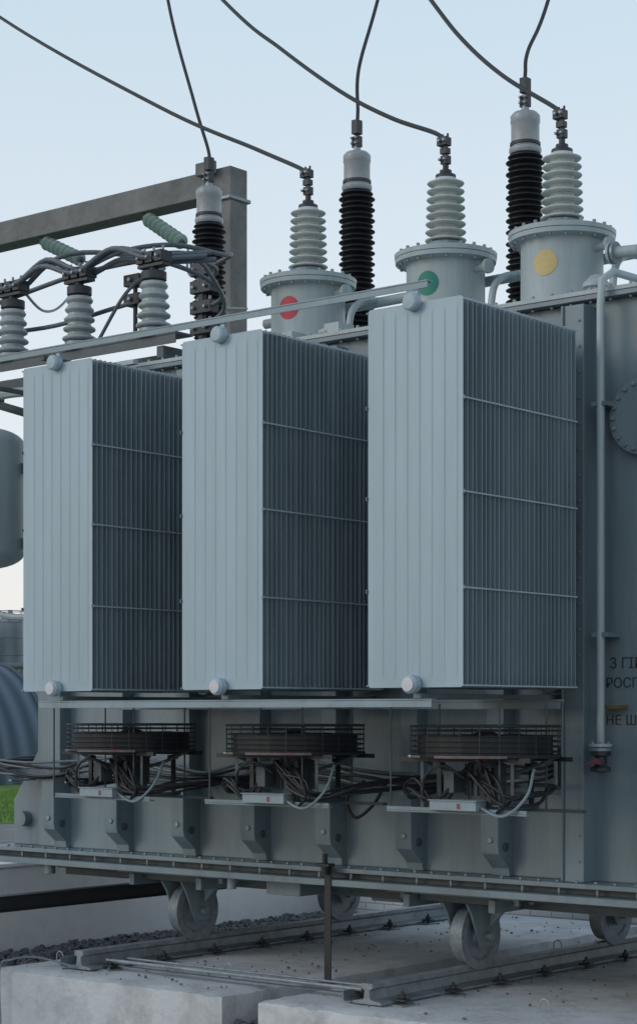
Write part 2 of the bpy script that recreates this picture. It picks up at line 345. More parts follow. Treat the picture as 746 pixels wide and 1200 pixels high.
def blackb(x,y,zt):
    root=empty('black_rubber_bushing')
    b=Bld()
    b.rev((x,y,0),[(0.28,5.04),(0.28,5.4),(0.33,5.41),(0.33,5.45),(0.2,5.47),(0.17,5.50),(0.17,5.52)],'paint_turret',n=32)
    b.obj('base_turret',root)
    b=Bld(); z=5.5; prof=[(0.12,z)]; top=zt-0.36; n=28; p=(top-z)/n
    for i in range(n):
        R=0.168 if i%2==0 else 0.150
        prof+=[(0.12,z+0.1*p),(R,z+0.45*p),(R,z+0.55*p),(0.125,z+0.95*p)]; z+=p
    b.rev((x,y,0),prof,'black_rubber',n=32); b.obj('rubber_sheds',root)
    b=Bld(); z=zt-0.36
    b.rev((x,y,0),[(0.13,z),(0.14,z+0.02),(0.14,z+0.05),(0.122,z+0.06),(0.122,z+0.26),(0.128,z+0.27),(0.128,z+0.33),(0.10,z+0.36),(0.04,z+0.365),(0.03,z+0.42)],'cap_grey',n=32)
    b.rev((x,y,0),[(0.132,z+0.07),(0.132,z+0.10)],'clamp',n=32)
    b.cyl((x,y,z+0.36),(x,y,z+0.62),0.02,'clamp')
    b.bx(x-0.042,x+0.042,y-0.03,y+0.03,z+0.41,z+0.51,'clamp'); b.bx(x-0.035,x+0.035,y-0.04,y+0.04,z+0.53,z+0.66,'clamp')
    for q in (-0.025,0.025):
        for w in (0.44,0.49): b.bolt((x+q,y-0.03,z+w),(0,-1,0),'galv',0.012,0.03)
    b.obj('top_cap',root,0.003)
for x in (-2.138,-3.985,-5.84): blackb(x,4.0,7.26)

# ------------------------------------------------------------------ radiators
W=0.755; DEP=1.363; ZR0=2.237; ZR1=4.712; NP=27
def mkpanel(name, hb, front):
    b=Bld(); e0=0.0022
    def halfsec(f,ins):
        nf=7; mg=0.035; fw=(W-2*mg)/nf; P=[(-W+ins,e0)]
        for i in range(nf):
            x0=-W+mg+i*fw
            for t,h in (((0.02,0.0),(0.10,1.0),(0.5,1.02),(0.90,1.0),(0.98,0.0)) if front else ((0.04,0.1),(0.16,0.9),(0.5,1.0),(0.84,0.9),(0.96,0.1))):
                P.append((x0+t*fw, e0+(h*hb)*f))
        P.append((0-ins,e0)); return P
    lev=[(ZR0,0,0.014),(ZR0+0.015,0,0.0),(ZR0+0.05,0.15,0),(ZR0+0.09,1,0),(ZR1-0.09,1,0),(ZR1-0.05,0.15,0),(ZR1-0.015,0,0),(ZR1,0,0.014)]
    vs=[];n=None
    for z,f,ins in lev:
        h=halfsec(f,ins); loop=[(x,-t,z) for x,t in h]+[(x,t,z) for x,t in reversed(h)]
        n=len(loop); vs+=loop
    hn=n//2
    rim=[];body=[]
    for k in range(len(lev)-1):
        for i in range(n):
            f=(k*n+i,k*n+(i+1)%n,(k+1)*n+(i+1)%n,(k+1)*n+i)
            (rim if (i in (hn-1,n-1)) else body).append(f)
    rim.append(tuple(range(n-1,-1,-1))); rim.append(tuple(range((len(lev)-1)*n,len(lev)*n)))
    b.add(vs,body+rim,'paint_rad' if front else 'paint_fin_shade')  # inner panel faces get the painted-in shade, rims stay brighter
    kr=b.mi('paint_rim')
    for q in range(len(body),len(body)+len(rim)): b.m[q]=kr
    return b.mesh(name, 20 if front else 32)
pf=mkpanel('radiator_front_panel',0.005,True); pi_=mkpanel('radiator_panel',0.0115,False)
for k in range(3):
    x0=-1.672*k
    root=empty('cooling_radiator',(x0,0,0))
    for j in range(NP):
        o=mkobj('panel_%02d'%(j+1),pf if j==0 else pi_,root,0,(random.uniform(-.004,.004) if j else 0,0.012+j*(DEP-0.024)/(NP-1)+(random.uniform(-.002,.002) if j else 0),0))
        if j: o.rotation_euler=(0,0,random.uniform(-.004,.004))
    b=Bld(); xc=-W/2
    for z in (ZR1-0.085,ZR0+0.075):
        b.cyl((xc,0.01,z),(xc,YT-0.13,z),0.045,'paint_rad',n=24)
        b.cyl((xc,YT-0.13,z),(xc,YT-0.11,z),0.09,'paint_rad',n=24); b.cyl((xc,YT-0.105,z),(xc,YT+0.0,z),0.09,'galv',n=24)
    RX=Matrix.Rotation(rad(90),3,'X')
    b.rev((xc,0.005,ZR1-0.0),[(0.058,0),(0.058,0.05),(0.045,0.062),(0.0,0.066)],'paint_rad',M=RX)
    b.rev((xc,0.0,ZR0+0.02),[(0.060,0),(0.060,0.05),(0.052,0.06),(0.0,0.064)],'paint_rad',M=RX)
    b.rev((xc,-0.060,ZR0+0.02),[(0.045,0),(0.045,0.012),(0.0,0.014)],'white',M=RX)
    b.bx(xc-0.02,xc+0.02,0.014,0.05,ZR1-0.01,ZR1+0.084,'paint_rad')
    for q in (0.26,0.5,0.745):
        z=ZR1-(ZR1-ZR0)*q
        b.bx(0.004,0.009,0.0,DEP,z-0.005,z+0.005,'paint_rim'); b.bx(-W-0.009,-W-0.004,0.0,DEP,z-0.005,z+0.005,'paint_rim')
        b.bx(0.004,0.012,-0.01,0.014,z-0.012,z+0.012,'paint_rim'); b.bx(-W-0.010,-W-0.004,-0.004,0.014,z-0.012,z+0.012,'paint_fin_shade')
    for z in (ZR0+0.012,ZR1-0.02):
        b.bx(0.004,0.008,0.0,DEP,z-0.005,z+0.005,'paint_rim'); b.bx(-W-0.008,-W-0.004,0.0,DEP,z-0.005,z+0.005,'paint_rim')
    b.obj('headers_and_tie_bars',root,0)
b=Bld()
b.bx(-8.2,-0.27,0.0,0.06,4.838,4.848,'paint_bar'); b.bx(-8.2,-0.27,0.0,0.008,4.796,4.836,'paint_bar')
for x in (-5.2,-3.9): b.bx(x-0.02,x+0.02,0.02,1.75,4.76,4.794,'paint_dark')
b.bx(-3.95,-0.26,0.03,0.09,2.155,2.165,'paint_bar'); b.bx(-3.95,-0.26,0.03,0.038,2.11,2.153,'paint_bar')
b.bx(-4.3,0.0,1.15,1.21,2.15,2.165,'paint_tank'); b.bx(-4.3,0.0,1.15,1.158,2.10,2.148,'paint_tank')
for x in (-0.38,-2.05,-3.72):
    b.bx(x-0.03,x+0.03,0.04,1.75,2.168,2.20,'paint_tank')
b.obj('radiator_brace_bars',T,0.002)

# ------------------------------------------------------------------ fans
b=Bld(); R=0.50
for i in range(9): b.ring((0,0,0.0),0.08+i*0.0515,0.0035,'black_steel',n=36,k=4)
for i in range(5): b.ring((0,0,-0.03-i*0.035),R,0.0045,'black_steel',n=40,k=4)
b.ring((0,0,-0.20),R,0.012,'black_steel',n=40,k=5); b.ring((0,0,0.0),R,0.008,'black_steel',n=40,k=5)
V=[];F=[];n=40
for z,r in ((-0.20,0.45),(-0.06,0.45)):
    for i in range(n): t=2*math.pi*i/n; V.append((r*math.cos(t),r*math.sin(t),z))
for i in range(n): F.append((i,(i+1)%n,n+(i+1)%n,n+i))
b.add(V,F,'black_steel')
for i in range(7): b.ring((0,0,-0.20),0.14+i*0.05,0.003,'black_steel',n=32,k=4)
for i in range(24):
    t=i*math.pi/12; c,s_=math.cos(t),math.sin(t)
    b.tube([(0.08*c,0.08*s_,0),(R*c,R*s_,0),(R*c,R*s_,-0.20),(0.13*c,0.13*s_,-0.20)],0.0045,'black_steel',n=4,spline=False)
for i in range(6):
    t=i*math.pi/3+0.3; Mz=Matrix.Rotation(t,4,'Z')@Matrix.Translation((0.24,0,-0.11))@Matrix.Rotation(rad(35),4,'X')
    b.bx(-0.17,0.17,-0.09,0.09,-0.003,0.003,'black_steel',Mz)
b.rev((0,0,-0.16),[(0.10,0),(0.10,0.10),(0.06,0.12),(0.0,0.125)],'clamp')
b.rev((0,0,-0.53),[(0.06,0),(0.115,0.01),(0.12,0.05),(0.12,0.28),(0.09,0.31),(0.03,0.33),(0.03,0.38)],'paint_dark',n=28)
for i in range(18):
    t=i*math.pi/9; b.bx(0.115,0.14,-0.003,0.003,-0.46,-0.25,'paint_dark',Matrix.Rotation(t,4,'Z'))
b.bx(-0.17,-0.09,-0.24,-0.12,-0.44,-0.30,'paint_dark'); b.bx(0.13,0.22,-0.22,-0.12,-0.40,-0.25,'clamp')
b.bx(-0.60,0.52,-0.30,-0.25,-0.575,-0.565,'paint_tank'); b.bx(-0.60,0.52,-0.30,-0.294,-0.563,-0.54,'paint_tank')
b.bx(-0.55,0.60,0.25,0.30,-0.575,-0.555,'paint_dark')
b.bx(-0.52,0.52,-0.26,-0.235,-0.235,-0.205,'black_steel'); b.bx(-0.52,0.52,0.235,0.26,-0.235,-0.205,'black_steel')
for x in (-0.20,0.20):
    b.bx(x-0.02,x+0.02,-0.32,0.32,-0.553,-0.53,'paint_dark')
    for y in (-0.25,0.25):
        b.bx(x-0.018,x+0.018,y-0.003,y+0.003,-0.53,-0.237,'black_steel'); b.bx(x-0.003,x+0.003,y,y+0.03,-0.53,-0.237,'black_steel')
        b.bx(x-0.03,x+0.03,y-0.03,y+0.03,-0.27,-0.24,'clamp')
for x in (-0.34,0.38): b.bx(x-0.012,x+0.012,-0.252,-0.249,-0.56,-0.237,'paint_dark')
for t in (0.4,2.0,3.6,5.2):
    c,s_=math.cos(t),math.sin(t); b.tube([(0.1*c,0.1*s_,-0.34),(0.3*c,0.3*s_,-0.28),(0.48*c,0.48*s_,-0.2)],0.014,'paint_dark',n=6)
b.bx(-0.20,0.17,-0.36,-0.22,-0.551,-0.49,'paint_bar'); b.bx(-0.21,0.18,-0.37,-0.21,-0.489,-0.483,'paint_bar')
b.bx(0.02,0.045,-0.3625,-0.3615,-0.54,-0.505,'red_faded')
def arc(a0,a1,r,z0,z1,mat,n=10):
    V=[];F=[]
    for i in range(n+1):
        t=a0+(a1-a0)*i/n
        V+=[(r*math.cos(t),r*math.sin(t),z0),(r*math.cos(t),r*math.sin(t),z1)]
    for i in range(n): F.append((2*i,2*i+2,2*i+3,2*i+1))
    b.add(V,F,mat)
arc(rad(-152),rad(-112),R+0.014,-0.207,-0.190,'pinktape'); arc(rad(-96),rad(-40),R+0.014,-0.207,-0.190,'pinktape'); arc(rad(-140),rad(-129),R+0.016,-0.205,-0.191,'white'); arc(rad(-60),rad(-54),R+0.016,-0.203,-0.193,'red_faded')
fan=b.mesh('cooling_fan')
for k in range(3):
    root=empty('cooling_fan',(-0.30-1.66*k,0.70,1.985))
    o=mkobj('fan_guard_motor_and_mount',fan,root); o.rotation_euler=(0,0,(0,0.05,-0.04)[k])
    b=Bld()
    for x in (-0.58,0.30):
        b.cyl((x,-0.28,-0.57),(x,-0.28,0.15),0.007,'paint_dark',n=6)
        b.cyl((x,0.28,-0.57),(x,0.28,0.15),0.007,'paint_dark',n=6)
    rr=random.Random(k+5)
    J=lambda s: rr.uniform(-s,s)
    for q in range(5 if k else 3):
        pts=[(-0.05+q*0.03,-0.20,-0.32+J(.05)),(0.10+J(.06),-0.27+J(.03),-0.28+J(.07)),(0.26+J(.07),-0.30+J(.03),-0.44+J(.07)),(0.42+J(.05),-0.28,-0.50+J(.04))]
        pts+= [(0.62+J(.05),0.0+J(.1),-0.46+J(.05)),(0.85,0.55,-0.40+J(.05)),(1.1,0.84,-0.42+J(.04))] if k else [(0.48,-0.1+J(.05),-0.46+J(.04)),(0.36,0.2,-0.42+J(.04)),(0.1,0.7,-0.42),(-0.2,0.84,-0.42)]
        b.tube(pts,rr.choice((0.009,0.012,0.014)),'black_rubber',n=7)
    for q in range(4):
        b.tube([(-0.10,-0.2,-0.36+J(.05)),(-0.22+J(.05),-0.28,-0.50+J(.05)),(-0.38+J(.04),-0.30,-0.40+J(.07)),(-0.55+J(.04),-0.1,-0.47+J(.04)),(-0.7,0.6,-0.42+J(.05)),(-0.85,0.84,-0.40)],rr.choice((0.009,0.013)),'black_rubber',n=7)
    b.tube([(0.1,-0.3,-0.5),(0.36,-0.34,-0.58),(0.50,-0.27,-0.45),(0.46,-0.12,-0.28)],0.010,'paint_tank',n=7)
    b.tube([(-0.3,-0.3,-0.5),(-0.25,-0.34,-0.33),(-0.1,-0.34,-0.26),(0.0,-0.25,-0.34)],0.010,'clamp',n=7)
    b.tube([(0.2,-0.25,-0.3),(0.33,-0.34,-0.36),(0.38,-0.34,-0.50),(0.30,-0.31,-0.56)],0.011,'black_rubber',n=7)
    b.obj('cables_and_hangers',root)
b=Bld()
for q in range(6):
    rr=random.Random(20+q)
    pts=[]
    for i in range(14):
        x=-6.1+i*0.42
        pts.append((x,YT-0.24-0.015*(q%3),1.54+0.024*q+rr.uniform(-0.024,0.024)-0.045*math.sin(i*1.3)))
    pts.append((-0.42,YT-0.16,1.60+0.02*q)); pts.append((-0.36,YT+0.02,1.66+0.02*q))
    if q<4: pts=[(-6.3,2.6,1.60),(-6.32,2.1,1.58+0.03*q)]+pts
    b.tube(pts,0.012,'wire_grey' if q%2 else 'black_rubber',n=7)
for i in range(8): b.bx(-5.9+i*0.72,-5.86+i*0.72,YT-0.30,YT-0.0,1.47,1.485,'galv')
b.tube([(-1.95,YT-0.25,1.56),(-2.1,YT-0.27,1.42),(-2.02,YT-0.27,1.28),(-1.85,YT-0.27,1.38),(-1.75,YT-0.25,1.54)],0.013,'black_rubber')
b.bx(-0.50,-0.34,YT-0.09,YT-0.002,1.56,1.84,'paint_tank')
b.obj('control_cables',T)

# ------------------------------------------------------------------ LV bushings on steel bracket
b=Bld()
b.bx(-7.6,-4.2,1.80,2.02,5.28,5.30,'paint_dark'); b.bx(-7.6,-4.2,1.80,1.81,5.20,5.278,'paint_dark')
b.bx(-7.6,-4.2,2.5,2.62,5.20,5.3,'paint_dark')
for x in (-7.3,-5.6,-4.4):
    b.bx(x-0.04,x+0.04,1.82,2.6,5.10,5.199,'paint_dark')
for x in (-5.6,-4.4): b.bx(x-0.05,x+0.05,2.15,2.25,5.04,5.098,'paint_dark')
b.tube([(-7.3,2.2,5.12),(-5.9,2.2,4.7)],0.04,'paint_dark',spline=False)
b.bx(-5.0,-4.4,1.5,1.56,5.0,5.04,'paint_turret')
b.obj('busbar_bracket',T,0.003)
for x in (-6.35,-5.47,-4.55):
    root=empty('low_voltage_bushing',(x,1.9,5.30))
    b=Bld()
    b.rev((0,0,0),[(0.17,0),(0.17,0.02),(0.13,0.04),(0.13,0.07)],'galv')
    prof=[(0.09,0.05)]; n=5; p=0.085
    for i in range(n):
        z=0.07+i*p; R=0.155-0.008*i
        prof+=[(0.10,z),(R*0.95,z+0.2*p),(R,z+0.36*p),(R*0.95,z+0.5*p),(0.105,z+0.75*p)]
    b.rev((0,0,0),prof,'porcelain_old',n=28)
    b.rev((0,0,0),[(0.11,0.49),(0.11,0.56),(0.04,0.58),(0.03,0.68)],'clamp')
    b.bx(-0.15,0.15,-0.05,0.05,0.60,0.63,'clamp')
    for sx in (-0.11,0.0,0.11):
        b.bx(sx-0.04,sx+0.04,-0.07,0.07,0.635,0.73,'clamp'); b.bolt((sx,-0.07,0.68),(0,-1,0),'galv',0.015,0.03); b.bolt((sx,0,0.73),(0,0,1),'galv',0.012,0.05)
    b.obj('insulator_and_clamps',root,0.002)
b=Bld()
for q,(dy,dz) in enumerate(((-0.06,0.70),(0.0,0.74),(0.06,0.69))):
    z=5.30+dz
    b.tube([(-8.6,1.9+dy,z-0.18),(-7.4,1.9+dy,z-0.10),(-6.9,1.9+dy,z+0.04),(-6.35,1.9+dy,z-0.03),(-5.9,1.9+dy,z+0.10+0.03*q),(-5.47,1.9+dy,z-0.02),(-5.0,1.9+dy,z+0.12-0.03*q),(-4.55,1.9+dy,z-0.03),(-4.25,2.3+dy,z+0.02)],0.024,'wire_grey',n=10)
b.tube([(-8.6,2.3,5.85),(-7.0,2.3,6.0),(-5.9,2.4,6.15),(-5.2,2.8,6.25),(-5.3,3.5,6.3),(-5.7,3.75,6.22)],0.022,'wire_grey',n=10)
b.tube([(-6.35,1.9,6.0),(-5.9,2.2,6.28),(-5.3,2.6,6.22),(-5.1,3.1,6.12),(-5.3,3.6,6.05),(-5.65,3.74,6.0)],0.022,'wire_grey',n=10)
b.tube([(-5.47,1.9,6.0),(-5.25,2.2,6.2),(-5.0,2.6,6.3),(-4.95,3.2,6.32),(-5.2,3.6,6.42),(-5.65,3.74,6.38)],0.022,'wire_grey',n=10)
b.tube([(-4.55,1.9,6.02),(-4.5,2.3,6.08),(-4.7,2.8,6.0),(-5.0,3.3,5.85),(-5.6,3.7,5.82)],0.02,'wire_grey',n=10)
b.tube([(-8.6,2.0,5.5),(-7.0,2.05,5.62),(-6.0,2.1,5.62),(-5.2,2.1,5.68),(-4.7,2.2,5.75)],0.02,'wire_grey',n=10)
b.tube([(-5.3,1.95,5.35),(-5.0,2.0,5.75),(-4.9,2.2,5.95),(-5.1,2.6,6.1)],0.016,'wire_grey',n=8)
b.obj('flexible_bus_conductors')
b=Bld()
for z in (5.75,5.95,6.15,6.32):
    b.bx(-5.80,-5.53,3.68,3.80,z,z+0.12,'clamp')
    for q in (-5.74,-5.59): b.bolt((q,3.68,z+0.055),(0,-1,0),'galv',0.018,0.035); b.bolt((q,3.74,z+0.12),(0,0,1),'galv',0.016,0.05)
b.bx(-5.72,-5.66,3.71,3.77,5.6,6.5,'clamp'); b.cyl((-5.69,3.74,5.0),(-5.69,3.74,5.6),0.03,'clamp')
for z in (5.78,5.95):
    b.bx(-5.12,-4.93,2.1,2.22,z-0.1,z,'clamp'); b.bolt((-5.03,2.1,z-0.05),(0,-1,0),'galv',0.02,0.03)
b.cyl((-5.03,2.16,5.3),(-5.03,2.16,5.96),0.02,'clamp')
b.obj('conductor_clamp_stack',None,0.003)

# ------------------------------------------------------------------ oil vessel left
b=Bld(); pr=[(0.0,0)]
for i in range(1,9):
    t=i/8*math.pi/2; pr.append((0.36*math.sin(t),0.16*(1-math.cos(t))))
for i in range(0,9):
    t=i/8*math.pi/2; pr.append((0.36*math.cos(t)+0.0001,1.16+0.16*math.sin(t)))
b.rev((-6.78,1.95,3.42),pr,'paint_turret',n=40)
b.cyl((-6.78,1.95,4.73),(-6.78,1.95,4.95),0.05,'paint_turret'); b.tube([(-6.78,1.95,4.92),(-6.6,1.95,5.02),(-6.2,1.95,5.02),(-5.9,2.0,5.0)],0.045,'paint_turret')
b.bx(-6.46,-5.83,2.1,2.2,3.6,3.7,'paint_tank'); b.bx(-6.46,-5.83,2.1,2.2,4.3,4.4,'paint_tank')
b.prism([(-6.66,3.95),(-6.60,4.15),(-6.54,3.95)],'y',1.61,1.66,'ink')
b.cyl((-6.5,1.75,4.72),(-6.5,1.75,4.95),0.01,'clamp',n=6); b.bx(-6.62,-6.4,1.7,1.8,4.92,4.95,'clamp')
b.tube([(-6.78,1.95,3.43),(-6.78,1.95,3.2),(-6.6,1.95,3.0),(-6.2,1.95,2.95),(-5.83,2.0,2.95)],0.03,'paint_turret')
b.obj('oil_filter_vessel',None)

# ------------------------------------------------------------------ overhead cables
def cable(pts,r=0.016,mat='wire'):
    b=Bld(); b.tube(pts,r,mat,n=8,seg=10); b.obj('overhead_cable')
cable([(-3.74,3.0,6.80),(-3.90,3.05,6.90),(-4.63,3.32,7.26),(-6.37,3.83,8.13),(-9.88,4.83,10.12),(-14,6,12.8),(-20,8,17)],0.019)
cable([(-2.27,3.0,6.81),(-2.42,3.05,6.92),(-3.0,3.22,7.20),(-3.71,3.43,7.62),(-4.77,3.85,8.35),(-5.87,4.24,9.19),(-9,5.5,11.9)],0.019)
cable([(-1.14,3.0,6.81),(-1.28,3.07,6.92),(-1.92,3.34,7.36),(-2.57,3.71,7.89),(-3.21,4.09,8.52),(-4.8,5,10.2)],0.019)
cable([(-2.138,4.0,7.5),(-2.15,4.02,7.62),(-2.2,4.14,7.85),(-2.28,4.59,8.44),(-2.4,5.5,10.2)],0.017)
cable([(-3.985,4.0,7.5),(-3.99,4.02,7.65),(-4.08,4.15,8.1),(-4.25,4.66,8.93),(-4.5,5.5,10.5)],0.017)
cable([(-5.84,4.0,7.5),(-5.87,4.02,7.65),(-6.16,4.13,8.2),(-6.85,4.47,9.49),(-7.6,5.0,11.2)],0.017)

# ------------------------------------------------------------------ concrete portal
b=Bld()
b.bx(-9.33,-9.01,7.84,8.16,GZ,8.92,'portal_conc'); b.bx(-25.2,-24.9,7.84,8.16,GZ,8.92,'portal_conc')
b.bx(-24.9,-9.332,7.80,8.12,8.58,8.90,'portal_conc')
b.bx(-9.36,-8.98,7.80,8.20,8.50,8.55,'galv')
b.bx(-9.5,-9.2,7.72,7.798,8.84,9.0,'portal_conc'); b.cyl((-9.17,7.8,7.15),(-8.6,7.7,7.05),0.012,'galv')
b.obj('concrete_portal_frame',None,0.012)
def string(p0,p1):
    b=Bld(); p0=Vector(p0); p1=Vector(p1); d=(p1-p0); L=d.length; d.normalize()
    M=d.to_track_quat('Z','Y').to_matrix()
    b.cyl(p0,p1,0.012,'clamp')
    b.bx(p0.x-0.05,p0.x+0.05,p0.y-0.03,p0.y+0.03,p0.z-0.04,p0.z+0.06,'clamp')
    n=8; st=(L-0.22)/n
    for i in range(n):
        c=p0+d*(0.10+i*st)
        b.rev(c,[(0.02,0.0),(0.03,0.012),(0.088,0.012),(0.098,0.018),(0.090,0.024),(0.035,0.04)],'glassgreen',n=20,M=M)
        b.rev(c+d*0.04,[(0.03,0.0),(0.036,0.01),(0.032,0.07),(0.015,0.08)],'clamp',n=10,M=M)
    b.obj('glass_insulator_string')
string((-10.53,7.9,8.52),(-9.3,7.38,7.86)); string((-12.49,7.9,8.52),(-11.3,7.58,8.0))
cable([(-9.3,7.38,7.86),(-8.2,6.2,7.2),(-6.9,4.9,6.7),(-5.9,3.8,6.5)],0.014,'wire_grey')
cable([(-11.3,7.58,8.0),(-9.8,5.8,7.0),(-8.0,3.8,6.3),(-6.35,1.95,6.03)],0.014,'wire_grey')

# ------------------------------------------------------------------ rails, plinths, ground works
for x in (-1.36,-4.29):
    root=empty('steel_rail')
    b=Bld()
    prof=[(-0.13,0.012),(0.13,0.012),(0.13,0.03),(0.03,0.045),(0.02,0.11),(0.05,0.125),(0.05,0.16),(-0.05,0.16),(-0.05,0.125),(-0.02,0.11),(-0.03,0.045),(-0.13,0.03)]
    b.prism([(x+px,pz) for px,pz in prof],'y',0.77,6.4,'rail_steel')
    b.prism([(x-0.22,0.012),(x-0.14,0.012),(x-0.14,0.02),(x-0.212,0.02),(x-0.212,0.09),(x-0.22,0.09)],'y',0.77,6.4,'rail_steel')
    for i in range(9):
        y=0.95+i*0.62
        b.bx(x-0.26,x+0.24,y-0.08,y+0.08,0.0,0.0115,'rail_steel')
        for sx in (-0.18,0.18): 
            b.cyl((x+sx,y,0.01),(x+sx,y,0.10),0.014,'clamp',n=8); b.bolt((x+sx,y,0.05),(0,0,1),'clamp',0.028,0.025)
            if sx>0: b.bx(x+sx-0.05,x+sx+0.05,y-0.04,y+0.04,0.032,0.048,'clamp')
    b.obj('rail_profile_and_clips',root,0.003)
b=Bld(); b.tube([(-4.15,0.95,0.08),(-1.5,0.9,0.09)],0.015,'rail_steel',spline=False); b.tube([(-4.15,1.18,0.07),(-1.5,1.13,0.08)],0.010,'rail_steel',spline=False)
b.bx(-4.17,-1.47,0.98,1.03,0.03,0.036,'rail_steel'); b.obj('rail_tie_rod')

def slab(x0,x1,y0,y1,z0,z1,name,mat,seed):
    rr=random.Random(seed); b=Bld(); nx=int((x1-x0)/0.08); ny=int((y1-y0)/0.08)
    def j(s=0.006): return rr.uniform(-s,s)
    top=[[(x0+(x1-x0)*i/nx+(j() if i in(0,nx) else 0), y0+(y1-y0)*k/ny+(j() if k in (0,ny) else 0), z1+j(0.002)-(0.012+abs(j(0.012)) if (i in (0,nx) or k in (0,ny)) else 0)) for i in range(nx+1)] for k in range(ny+1)]
    vs=[p for r in top for p in r]; fs=[]
    for k in range(ny):
        for i in range(nx): a=k*(nx+1)+i; fs.append((a,a+1,a+nx+2,a+nx+1))
    loop=[i for i in range(nx+1)]+[k*(nx+1)+nx for k in range(1,ny+1)]+[ny*(nx+1)+i for i in range(nx-1,-1,-1)]+[k*(nx+1) for k in range(ny-1,0,-1)]
    o=len(vs)
    for q in loop: x,y,z=vs[q]; vs.append((x,y,z0))
    m=len(loop)
    for q in range(m): fs.append((loop[q],o+q,o+(q+1)%m,loop[(q+1)%m]))
    b.add(vs,fs,mat); return b.obj(name,None,0)
slab(-5.0,-2.5,0.5,6.6,GZ-0.1,0.0,'concrete_plinth','plinth_conc',1)
slab(-2.15,1.6,0.5,6.6,GZ-0.1,0.0,'concrete_plinth','plinth_conc',2)
b=Bld(); b.bx(-7.25,-7.0,-6.0,7.2,-0.6,0.585,'wall_white'); b.bx(-7.28,-6.97,-6.0,7.2,0.587,0.63,'wall_white'); b.obj('oil_pit_wall',None,0.01)
b=Bld(); b.bx(-6.998,6.0,7.2,7.45,-0.6,0.60,'brick_white'); b.bx(-6.998,6.0,7.17,7.48,0.602,0.65,'wall_white'); b.obj('white_brick_wall',None,0.004)
b=Bld(); b.bx(-6.99,6.0,0.58,7.19,GZ-0.05,-0.25,'gravel_bed'); b.obj('gravel')
b=Bld(); b.bx(-6.99,-5.02,0.50,0.575,GZ-0.05,-0.20,'plinth_conc'); b.bx(1.62,6.0,0.50,0.575,GZ-0.05,-0.20,'plinth_conc'); b.obj('gravel_bed_kerb',None,0.006)
b=Bld(); ph=(1+5**0.5)/2
ico=[Vector(v).normalized() for v in ((-1,ph,0),(1,ph,0),(-1,-ph,0),(1,-ph,0),(0,-1,ph),(0,1,ph),(0,-1,-ph),(0,1,-ph),(ph,0,-1),(ph,0,1),(-ph,0,-1),(-ph,0,1))]
icf=[(0,11,5),(0,5,1),(0,1,7),(0,7,10),(0,10,11),(1,5,9),(5,11,4),(11,10,2),(10,7,6),(7,1,8),(3,9,4),(3,4,2),(3,2,6),(3,6,8),(3,8,9),(4,9,5),(2,4,11),(6,2,10),(8,6,7),(9,8,1)]
def rocks(n,x0,x1,y0,y1,z,sm=1.0):
    for i in range(n):
        c=Vector((random.uniform(x0,x1),random.uniform(y0,y1),z+random.uniform(0,0.05)*sm))
        s=random.uniform(0.018,0.045)*sm; sc=(s*random.uniform(.7,1.3),s*random.uniform(.7,1.3),s*random.uniform(.5,.9))
        a=random.uniform(0,6.28); ca,sa=math.cos(a),math.sin(a)
        vs=[]
        for v in ico:
            j=random.uniform(0.8,1.15); x,y,zz=v.x*sc[0]*j,v.y*sc[1]*j,v.z*sc[2]*j
            vs.append((c.x+x*ca-y*sa,c.y+x*sa+y*ca,c.z+zz))
        b.add(vs,icf,'pebble')
rocks(5200,-6.97,-5.02,0.62,6.8,-0.25); rocks(500,-2.48,-2.17,0.62,6.5,-0.25); rocks(1500,-6.9,1,6.62,7.15,-0.25)
rocks(160,-4.9,-2.6,0.6,6.3,0.003,0.35); rocks(160,-2.1,0.6,0.6,6.0,0.003,0.35)
b.obj('gravel_stones')
for x,y in ((-4.81,1.05),(-3.2,1.36),(-0.25,1.35),(-2.03,4.35)):
    b=Bld(); h=0.08
    b.tube([(x-0.036,y,-0.01),(x-0.038,y,h*0.6),(x-0.026,y,h*0.95),(x,y,h*1.1),(x+0.026,y,h*0.95),(x+0.038,y,h*0.6),(x+0.04,y,-0.01)],0.006,'cap_grey',n=8); b.obj('lifting_loop')
b=Bld(); b.bx(-2.30,-2.235,1.45,1.46,0.0,0.90,'black_steel'); b.bx(-2.30,-2.29,1.46,1.515,0.0,0.90,'black_steel'); b.bx(-2.34,-2.2,1.41,1.55,0.0,0.01,'black_steel')
b.bx(-2.33,-2.20,1.38,1.455,0.902,0.925,'black_steel'); b.cyl((-2.26,1.41,0.925),(-2.26,1.41,1.0),0.02,'black_steel'); b.cyl((-2.26,1.41,0.84),(-2.26,1.41,0.90),0.03,'black_steel'); b.obj('black_steel_post',None,0.002)
b=Bld(); b.bx(-5.36,-5.24,-2.2,3.6,0.52,0.535,'black_steel'); b.bx(-5.36,-5.24,-2.2,3.6,0.40,0.415,'black_steel'); b.bx(-5.27,-5.255,-2.2,3.6,0.4155,0.5195,'black_steel')
for y in (-2.0,3.2): b.bx(-5.34,-5.28,y-0.05,y+0.05,GZ,0.399,'black_steel')
b.obj('dark_steel_beam',None,0.003)
b=Bld(); b.tube([(-4.85,0.44,GZ),(-4.85,0.43,0.0),(-4.75,0.46,0.08),(-4.6,0.6,0.1),(-4.3,0.75,0.03)],0.008,'galv',n=6); b.obj('earthing_wire')

